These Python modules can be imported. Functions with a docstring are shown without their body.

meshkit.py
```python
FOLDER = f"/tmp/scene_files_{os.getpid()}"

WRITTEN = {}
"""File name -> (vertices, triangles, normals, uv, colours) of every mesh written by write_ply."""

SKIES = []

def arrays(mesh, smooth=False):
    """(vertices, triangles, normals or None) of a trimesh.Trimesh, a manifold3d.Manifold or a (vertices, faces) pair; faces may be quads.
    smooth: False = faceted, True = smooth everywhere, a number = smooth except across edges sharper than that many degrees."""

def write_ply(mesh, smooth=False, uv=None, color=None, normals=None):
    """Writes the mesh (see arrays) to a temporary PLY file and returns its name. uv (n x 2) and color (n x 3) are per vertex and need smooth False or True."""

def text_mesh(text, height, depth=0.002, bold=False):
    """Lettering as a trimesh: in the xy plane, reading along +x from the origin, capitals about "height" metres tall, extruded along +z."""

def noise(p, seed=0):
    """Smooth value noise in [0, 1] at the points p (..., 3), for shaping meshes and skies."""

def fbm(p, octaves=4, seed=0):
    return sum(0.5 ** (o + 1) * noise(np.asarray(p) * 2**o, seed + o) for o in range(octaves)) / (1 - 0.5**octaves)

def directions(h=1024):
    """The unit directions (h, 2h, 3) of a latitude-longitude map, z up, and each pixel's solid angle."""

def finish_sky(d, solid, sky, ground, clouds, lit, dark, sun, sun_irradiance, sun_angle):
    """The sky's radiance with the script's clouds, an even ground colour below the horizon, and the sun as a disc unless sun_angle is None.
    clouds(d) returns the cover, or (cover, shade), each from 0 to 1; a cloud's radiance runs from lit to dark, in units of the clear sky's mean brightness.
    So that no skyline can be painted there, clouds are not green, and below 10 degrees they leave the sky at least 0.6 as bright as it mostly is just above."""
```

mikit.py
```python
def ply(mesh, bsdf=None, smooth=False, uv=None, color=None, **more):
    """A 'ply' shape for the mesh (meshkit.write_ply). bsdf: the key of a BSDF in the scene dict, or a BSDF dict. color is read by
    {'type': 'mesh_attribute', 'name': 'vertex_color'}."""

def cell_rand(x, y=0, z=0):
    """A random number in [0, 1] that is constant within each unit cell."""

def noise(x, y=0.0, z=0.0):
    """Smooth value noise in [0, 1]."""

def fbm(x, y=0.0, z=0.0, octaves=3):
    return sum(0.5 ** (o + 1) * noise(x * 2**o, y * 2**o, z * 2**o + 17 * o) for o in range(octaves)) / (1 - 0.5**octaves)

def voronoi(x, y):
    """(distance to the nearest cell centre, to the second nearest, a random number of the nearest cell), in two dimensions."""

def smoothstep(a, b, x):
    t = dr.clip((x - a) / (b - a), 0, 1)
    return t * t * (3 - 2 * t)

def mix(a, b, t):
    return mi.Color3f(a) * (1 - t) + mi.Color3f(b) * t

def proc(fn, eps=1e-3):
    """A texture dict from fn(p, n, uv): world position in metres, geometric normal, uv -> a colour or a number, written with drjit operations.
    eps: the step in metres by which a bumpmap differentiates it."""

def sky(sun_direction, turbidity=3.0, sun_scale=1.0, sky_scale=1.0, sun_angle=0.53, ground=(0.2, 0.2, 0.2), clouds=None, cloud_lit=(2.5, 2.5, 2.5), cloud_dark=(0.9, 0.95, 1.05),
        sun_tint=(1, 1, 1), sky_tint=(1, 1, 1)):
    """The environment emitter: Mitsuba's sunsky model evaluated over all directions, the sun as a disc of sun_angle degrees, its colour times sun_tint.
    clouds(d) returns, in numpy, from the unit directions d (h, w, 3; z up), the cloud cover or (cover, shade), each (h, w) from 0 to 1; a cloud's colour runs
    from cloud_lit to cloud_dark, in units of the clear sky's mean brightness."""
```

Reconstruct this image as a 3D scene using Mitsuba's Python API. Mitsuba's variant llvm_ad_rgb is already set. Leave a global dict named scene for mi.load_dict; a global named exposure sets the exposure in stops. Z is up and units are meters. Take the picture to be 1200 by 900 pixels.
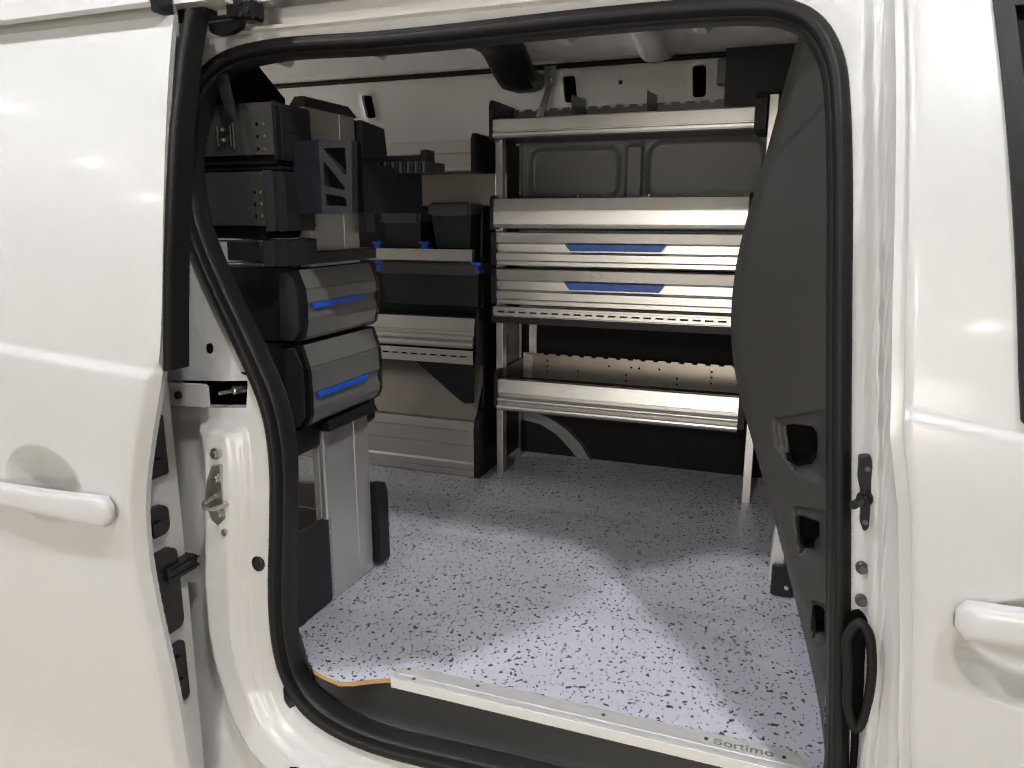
import math, numpy as np, trimesh, shapely, drjit as dr, mitsuba as mi, mikit, meshkit
from shapely.geometry import Polygon, box as sbox, Point
from scipy.interpolate import splprep, splev
from scipy.spatial import cKDTree
from mikit import noise, fbm, voronoi, cell_rand, smoothstep, mix
T = mi.ScalarTransform4f
scene, labels = {}, {}

# ---------------------------------------------------------------- camera, light, exposure
YAW, PITCH = math.radians(20.5), math.atan(195 / 880)
FW = np.array([-math.sin(YAW) * math.cos(PITCH), math.cos(YAW) * math.cos(PITCH), -math.sin(PITCH)])
scene['camera'] = dict(type='perspective', fov=2 * math.degrees(math.atan(600 / 880)), fov_axis='x', near_clip=0.02, far_clip=200.0,
                       to_world=T().look_at(origin=[0, 0, 1], target=[float(FW[0]), float(FW[1]), float(1 + FW[2])], up=[0, 0, 1]))
exposure = -0.28
scene['hall_light'] = dict(type='constant', radiance={'type': 'rgb', 'value': [0.27, 0.262, 0.248]})
LAMPS = [((1.36, -0.66, 5.0), 0.18, 560, (1.0, 0.99, 1.0)), ((-3.25, -0.85, 5.0), 0.18, 590, (0.97, 0.99, 1.04)),
         ((-0.6, -6.0, 3.3), 0.18, 420, (1.0, 0.965, 0.91)),
         ((-7.13, -0.92, 4.94), 0.055, 420, (1.0, 0.96, 0.9)), ((-6.56, -2.07, 4.44), 0.055, 420, (1.0, 0.96, 0.9)), ((-6.15, -2.77, 4.01), 0.045, 420, (1.0, 0.96, 0.9)), ((1.88, -6.43, 2.8), 0.06, 380, (1.0, 0.93, 0.82))]
REAR_PANEL = ((0.9, 3.3), -7.0, (-0.4, 1.9), (9.5, 9.2, 8.8))
PANEL = ((-1.6, 2.2), -9.0, (-0.45, 1.6), (12.0, 11.2, 10.0))

# ---------------------------------------------------------------- materials
def rgb(*c): return {'type': 'rgb', 'value': list(c) if len(c) == 3 else [c[0]] * 3}
def pr(col, rough=0.5, metal=0.0, two=True, **k):
    d = dict(type='principled', base_color=col if isinstance(col, dict) else rgb(*(col if isinstance(col, tuple) else (col,))), roughness=rough, metallic=metal, **k)
    return {'type': 'twosided', 'b': d} if two else d
def bump(inner, fn, scale=1.0, eps=4e-4):
    return {'type': 'twosided', 'b': {'type': 'bumpmap', 'tex': mikit.proc(fn, eps), 'scale': scale, 'b': inner['b'] if inner.get('type') == 'twosided' else inner}}
def M(name, d): scene[name] = d; return name

def fleck_layer(x, y, s, keep, seed, r0, r1):
    wx = x + 0.0045 * (noise(x * 160, y * 160, seed) - .5) + 0.003 * (noise(x * 420, y * 420, seed + 3) - .5)
    wy = y + 0.0045 * (noise(x * 160, y * 160, seed + 7) - .5) + 0.003 * (noise(x * 420, y * 420, seed + 9) - .5)
    out = mi.Float(0)
    gx, gy = dr.floor(wx * s), dr.floor(wy * s)
    for a in (-1, 0, 1):
        for b in (-1, 0, 1):
            cx, cy = gx + a, gy + b
            px, py = (cx + cell_rand(cx, cy, seed + 1)) / s, (cy + cell_rand(cx, cy, seed + 2)) / s
            an = 6.283 * cell_rand(cx, cy, seed + 4)
            ca, sa = dr.cos(an), dr.sin(an)
            dx, dy = wx - px, wy - py
            u, v = dx * ca + dy * sa, dy * ca - dx * sa
            rr = r0 + (r1 - r0) * dr.power(cell_rand(cx, cy, seed + 5), 2.5)
            ar = 0.5 + 0.5 * cell_rand(cx, cy, seed + 6)
            d = dr.sqrt(dr.square(u / rr) + dr.square(v / (rr * ar)))
            out = dr.maximum(out, dr.select((d < 1) & (cell_rand(cx, cy, seed + 8) < keep), 1.0, 0.0))
    return out
def floor_colour(p, n, uv):
    f = dr.maximum(fleck_layer(p.x, p.y, 63.0, 0.60, 11, 0.0020, 0.0058), fleck_layer(p.x + 3, p.y + 1, 100.0, 0.34, 40, 0.0012, 0.0036))
    base = mi.Color3f(0.55, 0.552, 0.615) * (0.92 + 0.16 * fbm(p.x * 5, p.y * 5, 2.0)) * (1 - 0.16 * smoothstep(0.52, 0.75, fbm(p.x * 2.2 + 4, p.y * 7, 8.0)))
    return mix(base, mix((0.03, 0.034, 0.055), (0.065, 0.067, 0.095), noise(p.x * 60, p.y * 60, 5)), f)
def grain(p, n, uv):
    return 0.0005 * (noise(p.x * 700, p.y * 700, p.z * 700) + 0.9 * noise(p.x * 330 + 9, p.y * 330, p.z * 330))
def fine_grain(p, n, uv): return 0.00016 * noise(p.x * 1300, p.y * 1300, p.z * 1300)
def ply_edge(p, n, uv):
    band = dr.select(dr.abs(dr.sin(p.z * 1700)) < 0.45, 1.0, 0.0)
    return mix((0.52, 0.33, 0.15), (0.36, 0.2, 0.08), band * 0.7 + 0.3 * noise(p.x * 90, p.y * 90, p.z * 600))
def carpet(p, n, uv): return mi.Color3f(0.52, 0.465, 0.40) * (0.85 + 0.3 * fbm(p.x * 3, p.y * 3, 0.0))
def scuff_rough(base, amp, s):
    def fn(p, n, uv): return base + amp * fbm(p.x * s, p.y * s, p.z * s)
    return fn
WHITE = M('white_paint', pr((0.51, 0.508, 0.497), 0.33, specular=0.5, clearcoat=1.0, clearcoat_gloss=0.992))
PRIMER = M('inner_white_paint', pr((0.80, 0.795, 0.775), 0.4, specular=0.5, clearcoat=0.5, clearcoat_gloss=0.9))
GREYLINE = M('grey_lining', bump(pr((0.14, 0.14, 0.137), 0.4), fine_grain))
BLACK = M('black_plastic', bump(pr((0.0095, 0.010, 0.0115), 0.42, specular=0.25), fine_grain))
SATIN = M('satin_black_plastic', pr((0.008, 0.0085, 0.009), 0.3, specular=0.35))
SEAL = M('black_rubber', bump(pr((0.010, 0.0096, 0.009), 0.5, specular=0.22), fine_grain))
VOID = M('dark_cavity', pr((0.006, 0.006, 0.006), 0.8, specular=0.0))
TRIM = M('textured_trim', bump(pr((0.031, 0.0297, 0.0275), 0.44), grain))
WELL = M('step_plastic', bump(pr((0.014, 0.0136, 0.0128), 0.42, specular=0.35), grain))
SLATE = M('slate_plastic', bump(pr((0.0125, 0.014, 0.018), 0.42, specular=0.3), fine_grain))
SLATE2 = M('slate_grey_plastic', bump(pr((0.023, 0.025, 0.029), 0.42, specular=0.3), fine_grain))
BIN = M('bin_plastic', bump(pr((0.017, 0.018, 0.020), 0.42, specular=0.3), fine_grain))
ALU = M('anodised_aluminium', pr((0.70, 0.68, 0.645), {'type': 'proc', **{k: v for k, v in mikit.proc(scuff_rough(0.27, 0.12, 7.0)).items() if k != 'type'}}, 1.0))
SATALU = M('satin_aluminium', pr((0.56, 0.55, 0.53), 0.36, 0.55))
BACKP = M('bare_steel_plate', pr((0.52, 0.47, 0.40), 0.3, 1.0))
ALUB = M('bright_aluminium', pr((0.86, 0.85, 0.83), 0.5, 0.6))
DRAW = M('grey_drawer_front', pr((0.23, 0.23, 0.222), 0.28, 0.45))
BINL = M('bin_rim_plastic', bump(pr((0.055, 0.057, 0.061), 0.4, specular=0.4), fine_grain))
STEEL = M('dark_sheet_steel', pr((0.095, 0.092, 0.086), 0.38, 0.6))
BRONZE = M('brown_grey_panel', pr((0.26, 0.235, 0.20), 0.35, 0.4))
ZINC = M('zinc_bolt', pr((0.55, 0.53, 0.49), 0.3, 1.0))
BLUE = M('blue_plastic', pr((0.012, 0.11, 0.60), 0.35))
BLUED = M('deep_blue_plastic', pr((0.01, 0.07, 0.33), 0.38))
FLOOR = M('speckled_floor', pr(mikit.proc(floor_colour), 0.42, specular=0.4))
PLYW = M('plywood_edge', pr(mikit.proc(ply_edge), 0.6))
CARPET = M('hall_carpet', pr(mikit.proc(carpet), 0.9))
MAT = M('drawer_mat', pr((0.009, 0.0088, 0.008), 0.7, specular=0.1))
INK = M('engraved_grey', pr((0.19, 0.187, 0.18), 0.6))
CLEAR = M('clear_plastic', {'type': 'thindielectric', 'int_ior': 1.5})
GLASS = M('tinted_glass', {'type': 'thindielectric', 'int_ior': 1.52, 'specular_transmittance': rgb(0.35, 0.42, 0.36)})

# ---------------------------------------------------------------- mesh helpers
def obj(key, mesh, mat, smooth=False, label=None, **more):
    k, i = key, 0
    while k in scene:
        i += 1; k = f'{key}_{i:03d}'
    scene[k] = mikit.ply(mesh, mat, smooth=smooth, **more)
    if label: labels[k] = {'label': label}
    return k
def thing(key, label, cat, group=None, kind=None):
    labels[key] = {'label': label, 'category': cat}
    if group: labels[key]['group'] = group
def struct(key): labels.setdefault(key, {})['kind'] = 'structure'
def cat(*ms): return trimesh.util.concatenate([m for m in ms if m is not None])
def bx(x0, x1, y0, y1, z0, z1, c=0.002):
    x0, x1, y0, y1, z0, z1 = min(x0, x1), max(x0, x1), min(y0, y1), max(y0, y1), min(z0, z1), max(z0, z1)
    c = min(c, .45 * (x1 - x0), .45 * (y1 - y0), .45 * (z1 - z0))
    P = []
    for X, sx in ((x0, 1), (x1, -1)):
        for Y, sy in ((y0, 1), (y1, -1)):
            for Z, sz in ((z0, 1), (z1, -1)):
                P += [(X + sx * c, Y + sy * c, Z), (X + sx * c, Y, Z + sz * c), (X, Y + sy * c, Z + sz * c)]
    return trimesh.Trimesh(P, process=False).convex_hull
def hull(P): return trimesh.Trimesh(np.array(P, float), process=False).convex_hull
def ext(poly, axis, a, b):
    """Extrude a polygon: axis 'x' takes (y,z), 'y' takes (x,z), 'z' takes (x,y)."""
    if not hasattr(poly, 'exterior') and not hasattr(poly, 'geoms'): poly = Polygon(poly)
    if not poly.is_valid: poly = poly.buffer(0)
    out = []
    for g in getattr(poly, 'geoms', [poly]):
        m = trimesh.creation.extrude_polygon(g, abs(b - a), engine='earcut')
        v = m.vertices.copy(); t = v[:, 2] + min(a, b)
        m.vertices = np.column_stack({'x': (t, v[:, 0], v[:, 1]), 'y': (v[:, 0], t, v[:, 1]), 'z': (v[:, 0], v[:, 1], t)}[axis])
        trimesh.repair.fix_normals(m)
        out.append(m)
    return cat(*out)
def rounded(poly, r): return Polygon(poly).buffer(-r, join_style=2).buffer(r, quad_segs=5)
def cyl(p, d, r, h, n=20):
    """A cylinder whose base centre is p, along d, with a small chamfer at its far end."""
    d = np.array(d, float) / np.linalg.norm(d)
    m = trimesh.creation.revolve([(0, 0), (r, 0), (r, h - min(.2 * r, .3 * h)), (r - min(.2 * r, .3 * h), h), (0, h)], sections=n)
    m.apply_transform(trimesh.geometry.align_vectors([0, 0, 1], d)); m.apply_translation(p)
    return m
def tube(P, r, n=10, closed=False):
    P = np.array(P, float)
    tg = (np.roll(P, -1, 0) - np.roll(P, 1, 0)) if closed else np.gradient(P, axis=0)
    tg /= np.linalg.norm(tg, axis=1, keepdims=True)
    ref = np.array([0, 1, 0.01]); R = np.broadcast_to(np.asarray(r, float), len(P))
    V = []
    for p, t, q in zip(P, tg, R):
        a = np.cross(t, ref); a /= np.linalg.norm(a); b = np.cross(t, a)
        V.append([p + q * (math.cos(k) * a + math.sin(k) * b) for k in np.linspace(0, 2 * math.pi, n, endpoint=False)])
    return skin(np.array(V), closed, caps=not closed)
def skin(V, closed=False, caps=True):
    """Rings (m, n, 3) joined into a tube."""
    m, n = V.shape[:2]; F = []
    for i in range(m if closed else m - 1):
        j = (i + 1) % m
        for k in range(n):
            l = (k + 1) % n
            F += [(i * n + k, i * n + l, j * n + l), (i * n + k, j * n + l, j * n + k)]
    vs = V.reshape(-1, 3)
    if caps:
        c0, c1 = len(vs), len(vs) + 1
        vs = np.vstack([vs, V[0].mean(0), V[-1].mean(0)])
        for k in range(n):
            l = (k + 1) % n
            F += [(c0, l, k), (c1, (m - 1) * n + k, (m - 1) * n + l)]
    t = trimesh.Trimesh(vs, F, process=False); trimesh.repair.fix_normals(t)
    return t
def sheet(poly, yf, cell=0.012, rim=0.0):
    """A curved sheet over a polygon in (x, z): y = yf(x, z). rim: the depth its edges turn back along +y."""
    poly = poly if hasattr(poly, 'exterior') else Polygon(poly)
    x0, z0, x1, z1 = poly.bounds
    gx = np.arange(math.floor(x0 / cell), math.ceil(x1 / cell) + 1) * cell; gz = np.arange(math.floor(z0 / cell), math.ceil(z1 / cell) + 1) * cell
    A, B = np.meshgrid(gx[:-1], gz[:-1], indexing='ij'); A, B = A.ravel(), B.ravel()
    cells = shapely.box(A, B, A + cell, B + cell); shapely.prepare(poly)
    ins = shapely.contains_properly(poly, cells); hit = shapely.intersects(poly, cells) & ~ins
    V, F = [], []; n = 0
    a, b = A[ins], B[ins]
    q = np.stack([np.stack([a, b], 1), np.stack([a + cell, b], 1), np.stack([a + cell, b + cell], 1), np.stack([a, b + cell], 1)], 1).reshape(-1, 2)
    i = np.arange(len(a)) * 4
    V.append(q); F += [np.stack([i, i + 1, i + 2], 1), np.stack([i, i + 2, i + 3], 1)]; n = len(q)
    for g in shapely.intersection(poly, cells[hit]):
        for s in getattr(g, 'geoms', [g]):
            if s.geom_type != 'Polygon' or s.area < 1e-10: continue
            v, f = trimesh.creation.triangulate_polygon(s, engine='earcut')
            V.append(v); F.append(np.asarray(f) + n); n += len(v)
    V, F = np.vstack(V), np.vstack(F)
    _, first, inv = np.unique(np.round(V, 6), axis=0, return_index=True, return_inverse=True)
    V = V[first]; F = inv.ravel()[F]
    F = F[(F[:, 0] != F[:, 1]) & (F[:, 1] != F[:, 2]) & (F[:, 0] != F[:, 2])]
    d1, d2 = V[F[:, 1]] - V[F[:, 0]], V[F[:, 2]] - V[F[:, 0]]
    cr = d1[:, 0] * d2[:, 1] - d1[:, 1] * d2[:, 0]
    F = np.where((cr < 0)[:, None], F[:, ::-1], F)            # all facing -y
    P = np.column_stack([V[:, 0], yf(V[:, 0], V[:, 1]), V[:, 1]])
    if rim:
        e = np.vstack([F[:, [0, 1]], F[:, [1, 2]], F[:, [2, 0]]]); s = np.sort(e, 1)
        _, idx, cnt = np.unique(s, axis=0, return_index=True, return_counts=True)
        e = e[idx[cnt == 1]]; m = len(P)
        W = P[e].reshape(-1, 3); W2 = W + [0, rim, 0]; k = np.arange(len(e)) * 2
        P = np.vstack([P, W, W2]); o = m + len(W)
        F = np.vstack([F, np.stack([m + k + 1, m + k, o + k], 1), np.stack([m + k + 1, o + k, o + k + 1], 1)])
    return trimesh.Trimesh(P, F, process=False)
def ss(a, b, x): t = np.clip((x - a) / (b - a), 0, 1); return t * t * (3 - 2 * t)
class Dist:
    def __init__(s, pts, closed=True):
        p = np.array(pts); p = np.vstack([p, p[:1]]) if closed else p
        d = np.r_[0, np.cumsum(np.linalg.norm(np.diff(p, axis=0), axis=1))]; t = np.arange(0, d[-1], .002)
        s.t = cKDTree(np.column_stack([np.interp(t, d, p[:, 0]), np.interp(t, d, p[:, 1])]))
    def __call__(s, x, z): return s.t.query(np.column_stack([np.ravel(x), np.ravel(z)]))[0].reshape(np.shape(x))
def oval(cx, cz, rx, rz, n=24, rot=0.0):
    a = np.linspace(0, 2 * math.pi, n, endpoint=False); c, s = math.cos(rot), math.sin(rot)
    return np.column_stack([cx + rx * np.cos(a) * c - rz * np.sin(a) * s, cz + rx * np.cos(a) * s + rz * np.sin(a) * c])

# ---------------------------------------------------------------- the hall floor
obj('ground', bx(-14, 14, -14, 14, -0.68, -0.6, 0), CARPET); struct('ground')

# ---------------------------------------------------------------- the van: body round the side opening
V = 'cargo_van'
thing(V, 'white cargo van with its side door slid open on a fitted load space', 'van')
def ys(z): return np.interp(z, [-.4, -.2, -.05, .4, .97, 1.15, 1.3, 1.45], [1.2, 1.205, 1.23, 1.24, 1.29, 1.33, 1.38, 1.45])
RAW = [(-1.036, .112), (-1.029, .222), (-1.017, .382), (-1.017, .50), (-1.033, .597), (-1.072, .678), (-1.132, .787), (-1.184, .878), (-1.229, .965), (-1.256, 1.045), (-1.268, 1.15), (-1.268, 1.234),
       (-1.252, 1.29), (-1.205, 1.337), (-1.116, 1.358), (-.894, 1.36), (-.60, 1.36), (-.365, 1.36), (-.15, 1.36), (-.045, 1.347), (.005, 1.314), (.037, 1.269), (.05, 1.228), (.058, 1.188), (.067, 1.08), (.079, .942), (.101, .676), (.124, .397), (.143, .12),
       (.143, .0), (.125, -.07), (.075, -.11), (0, -.122), (-.25, -.122), (-.529, -.122), (-.645, -.127), (-.747, -.125), (-.892, -.108), (-.968, -.075), (-1.022, .02)]
RAW = np.array(RAW)
tck, _ = splprep([np.r_[RAW[:, 0], RAW[0, 0]], np.r_[RAW[:, 1], RAW[0, 1]]], s=2e-4, per=1)
dense = np.column_stack(splev(np.linspace(0, 1, 2400), tck)); seg = np.r_[0, np.cumsum(np.linalg.norm(np.diff(dense, axis=0), axis=1))]
OUT = np.column_stack([np.interp(np.linspace(0, seg[-1], 361)[:-1], seg, dense[:, i]) for i in (0, 1)])
OUTP = Polygon(OUT); DO = Dist(OUT)
SLOT = [(-1.30, .588), (-1.072, .605), (-1.071, .662), (-1.30, .648)]
def h_body(x, z):
    d = DO(x, z); dr_ = np.clip(x - np.interp(z, [0, .397, .676, .942, 1.08, 1.188, 1.3, 1.4], [.143, .124, .101, .079, .067, .058, .050, .045]), 0, 1)
    wl = ss(-.45, -.7, x) * ss(1.25, 1.0, z)
    low = ss(.566, .548, z + .06 * np.clip(x + 1.09, -.2, .0))
    hl = .006 * ss(0, .045, d) + .010 * ss(.046, .056, d) * (.25 + .75 * low) + .014 * ss(.060, .090, d) * low - .042 * ss(.150, .168, d) * low * ss(-.30, .1, z + .25)
    hr = .022 * ss(.022, .033, dr_) - .007 * ss(.036, .047, dr_) + .026 * ss(.050, .058, dr_) + .008 * ss(.062, .075, dr_) + .008 * ss(0, .03, d)
    dim = -.006 * np.exp(-((x + 1.184) ** 2 + (z + .061) ** 2) / .00022)
    return hl * wl + hr * (1 - wl) + dim
def yb(x, z): return ys(z) - h_body(x, z)
bodyp = Polygon([(-1.5, -.45), (.226, -.45), (.222, .18), (.178, .594), (.155, .75), (.132, 1.064), (.117, 1.31), (.105, 1.388), (-1.5, 1.388)]).difference(OUTP).difference(Polygon(SLOT))
obj(V + '__rear_quarter', ext([(1.23, -.45), (1.26, -.45), (1.27, .4), (1.31, .97), (1.42, 1.30), (1.47, 1.42), (1.44, 1.42), (1.38, 1.30), (1.27, .97), (1.23, .4)], 'x', -2.42, -1.5), WHITE, smooth=40)
obj(V + '__door_frame', sheet(bodyp, yb, .0065, rim=.03), WHITE, smooth=42, label='white painted pillars and rail around the side opening')
# rocker, near side inner closing wall, rear, roof skin
obj(V + '__rocker_panel', ext([(1.17, -.45), (1.20, -.46), (1.27, -.46), (1.27, -.44)], 'x', -2.4, 1.2), WHITE)
# slot for the middle hinge arm
obj(V + '__hinge_pocket', ext(Polygon([(1.263, .57), (1.33, .57), (1.33, .68), (1.263, .68)]).difference(Polygon([(1.2, .576), (1.32, .576), (1.32, .674), (1.2, .674)])), 'x', -1.3, -1.069), VOID)
arm = ext(rounded([(-1.42, .592), (-1.148, .606), (-1.148, .650), (-1.155, .655), (-1.42, .645)], .004), 'y', 1.222, 1.232)
obj(V + '__hinge_arm', arm, WHITE)
obj(V + '__hinge_arm__bolt', cyl((-1.222, 1.222, .627), (0, -1, 0), .0085, .007), BLACK, smooth=40)
obj(V + '__hinge_pocket__stud', cat(cyl((-1.105, 1.29, .636), (-.35, -1, 0), .009, .028), cyl((-1.115, 1.262, .636), (-.35, -1, 0), .004, .03)), ZINC, smooth=40)
# plugs, bolts and the striker on the rear pillar
def on(x, z, off=.0): return (x, float(yb(np.array([x]), np.array([z]))[0]) - off, z)
def disc(x, z, rx, rz, t, y=None):
    y = on(x, z)[1] if y is None else y
    return hull([(a, y + .004, b) for a, b in oval(x, z, rx, rz)] + [(a, y - t * .5, b) for a, b in oval(x, z, rx, rz)] + [(a, y - t, b) for a, b in oval(x, z, rx * .8, rz * .8)])
obj(V + '__plug', disc(-1.163, .725, .0085, .012, .001), VOID)
obj(V + '__plug', cat(disc(-1.056, .258, .0155, .0175, .005), disc(-1.056, .258, .009, .010, .007)), SATIN, smooth=40)
def bolt(x, z, r, y):
    w = trimesh.creation.torus(r * .3, r * .1)
    return cat(cyl((x, y, z), (0, -1, 0), r, .003), cyl((x, y - .003, z), (0, -1, 0), r * .68, .006))
yst = on(-1.130, .42)[1]; SX = .014
plate = [(-1.128, .492), (-1.128, .40), (-1.124, .372), (-1.147, .350), (-1.163, .362), (-1.172, .39), (-1.173, .42), (-1.166, .452), (-1.150, .485)]
S = obj(V + '__striker', ext(rounded([(x - .002 + SX, z - .005) for x, z in plate], .004), 'y', yst - .004, yst + .012), ZINC)
obj(V + '__striker__loop', cat(tube([(-1.138, yst, .412), (-1.138, yst - .035, .408), (-1.132, yst - .043, .406), (-1.114, yst - .043, .402), (-1.107, yst - .036, .400), (-1.107, yst, .398)], .0052)), ZINC, smooth=40)
obj(V + '__striker__bolt', bolt(-1.128, .455, .013, yst - .004), ZINC, smooth=35)
obj(V + '__striker__bolt', bolt(-1.127, .376, .013, yst - .004), ZINC, smooth=35)
obj(V + '__bolt', bolt(-1.129, .508, .013, yst + .001), ZINC, smooth=35)
obj(V + '__bolt', bolt(-1.118, .332, .012, yst + .001), ZINC, smooth=35)
# the rubber seal
def seal():
    C = OUT; n = len(C)
    tg = np.roll(C, -1, 0) - np.roll(C, 1, 0); tg /= np.linalg.norm(tg, axis=1, keepdims=True)
    ctr = C.mean(0); nin = np.column_stack([-tg[:, 1], tg[:, 0]])
    if ((ctr - C) * nin).sum() < 0: nin = -nin
    prof = [(-.002, -.006), (-.002, .004), (.002, .008), (.006, .009), (.008, .013), (.012, .0155), (.018, .016), (.022, .0145), (.0245, .010), (.026, .003), (.027, -.02), (.020, -.03), (.0, -.02)]
    R = []
    for a, b in prof:
        q = C + nin * a
        R.append(np.column_stack([q[:, 0], ys(C[:, 1]) - b, q[:, 1]]))
    return skin(np.array(R).transpose(1, 0, 2), closed=True, caps=False)
obj(V + '__door_seal', seal(), SEAL, smooth=50, label='black rubber seal around the side opening')
# inner liner behind the seal (the reveal of the opening), so that no light leaks in
def reveal():
    C = OUT; nin = np.column_stack([-(np.roll(C, -1, 0) - np.roll(C, 1, 0))[:, 1], (np.roll(C, -1, 0) - np.roll(C, 1, 0))[:, 0]]); nin /= np.linalg.norm(nin, axis=1, keepdims=True)
    if ((C.mean(0) - C) * nin).sum() < 0: nin = -nin
    R = []
    for a, b in [(.018, .004), (.025, .005), (.030, .008), (.0325, .018), (.034, .045), (.03, .055), (.02, .045)]:
        q = C + nin * a; R.append(np.column_stack([q[:, 0], ys(C[:, 1]) + b, q[:, 1]]))
    return skin(np.array(R).transpose(1, 0, 2), closed=True, caps=False)
obj(V + '__reveal_trim', reveal(), WELL, smooth=50)
# roof side: upper rail channel, roof skin
obj(V + '__door_rail', cat(ext([(1.425, 1.385), (1.445, 1.385), (1.455, 1.425), (1.452, 1.435), (1.432, 1.43)], 'x', -2.4, .9), ext([(1.395, 1.382), (1.46, 1.372), (1.46, 1.386), (1.396, 1.389)], 'x', -2.4, .13)), PRIMER)
rs = [(1.372, 1.425), (1.375, 1.432), (1.40, 1.475), (1.47, 1.555), (1.56, 1.60), (1.8, 1.64), (2.1, 1.655), (2.4, 1.645), (2.75, 1.61), (2.95, 1.58), (3.05, 1.5), (3.07, 1.52), (2.97, 1.60), (2.75, 1.63), (2.1, 1.675), (1.55, 1.625), (1.45, 1.57), (1.385, 1.485), (1.36, 1.435), (1.362, 1.425)]
obj(V + '__roof', ext(rs, 'x', -2.5, 1.2), WHITE, smooth=40)
# roller bracket at the upper rear corner of the opening
rb = V + '__roller_bracket'
obj(rb, cat(bx(-1.235, -1.06, 1.335, 1.345, 1.394, 1.400, .002), bx(-1.085, -1.045, 1.33, 1.37, 1.385, 1.425, .006), bx(-1.30, -1.17, 1.335, 1.38, 1.405, 1.44, .006), bx(-1.12, -1.09, 1.34, 1.37, 1.395, 1.43, .003)), SATIN)
obj(rb + '__pad', hull([(x, y, z) for x, z in [(-1.178, 1.392), (-1.092, 1.394), (-1.10, 1.379), (-1.125, 1.370), (-1.158, 1.368), (-1.172, 1.374)] for y in (1.352, 1.37)]), BLACK)
obj(rb + '__bolt', cat(*[cyl((x, 1.332, z), (0, -1, 0), .006, .006) for x, z in [(-1.075, 1.418), (-1.058, 1.402), (-1.075, 1.395)]]), BLACK, smooth=40)

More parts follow.
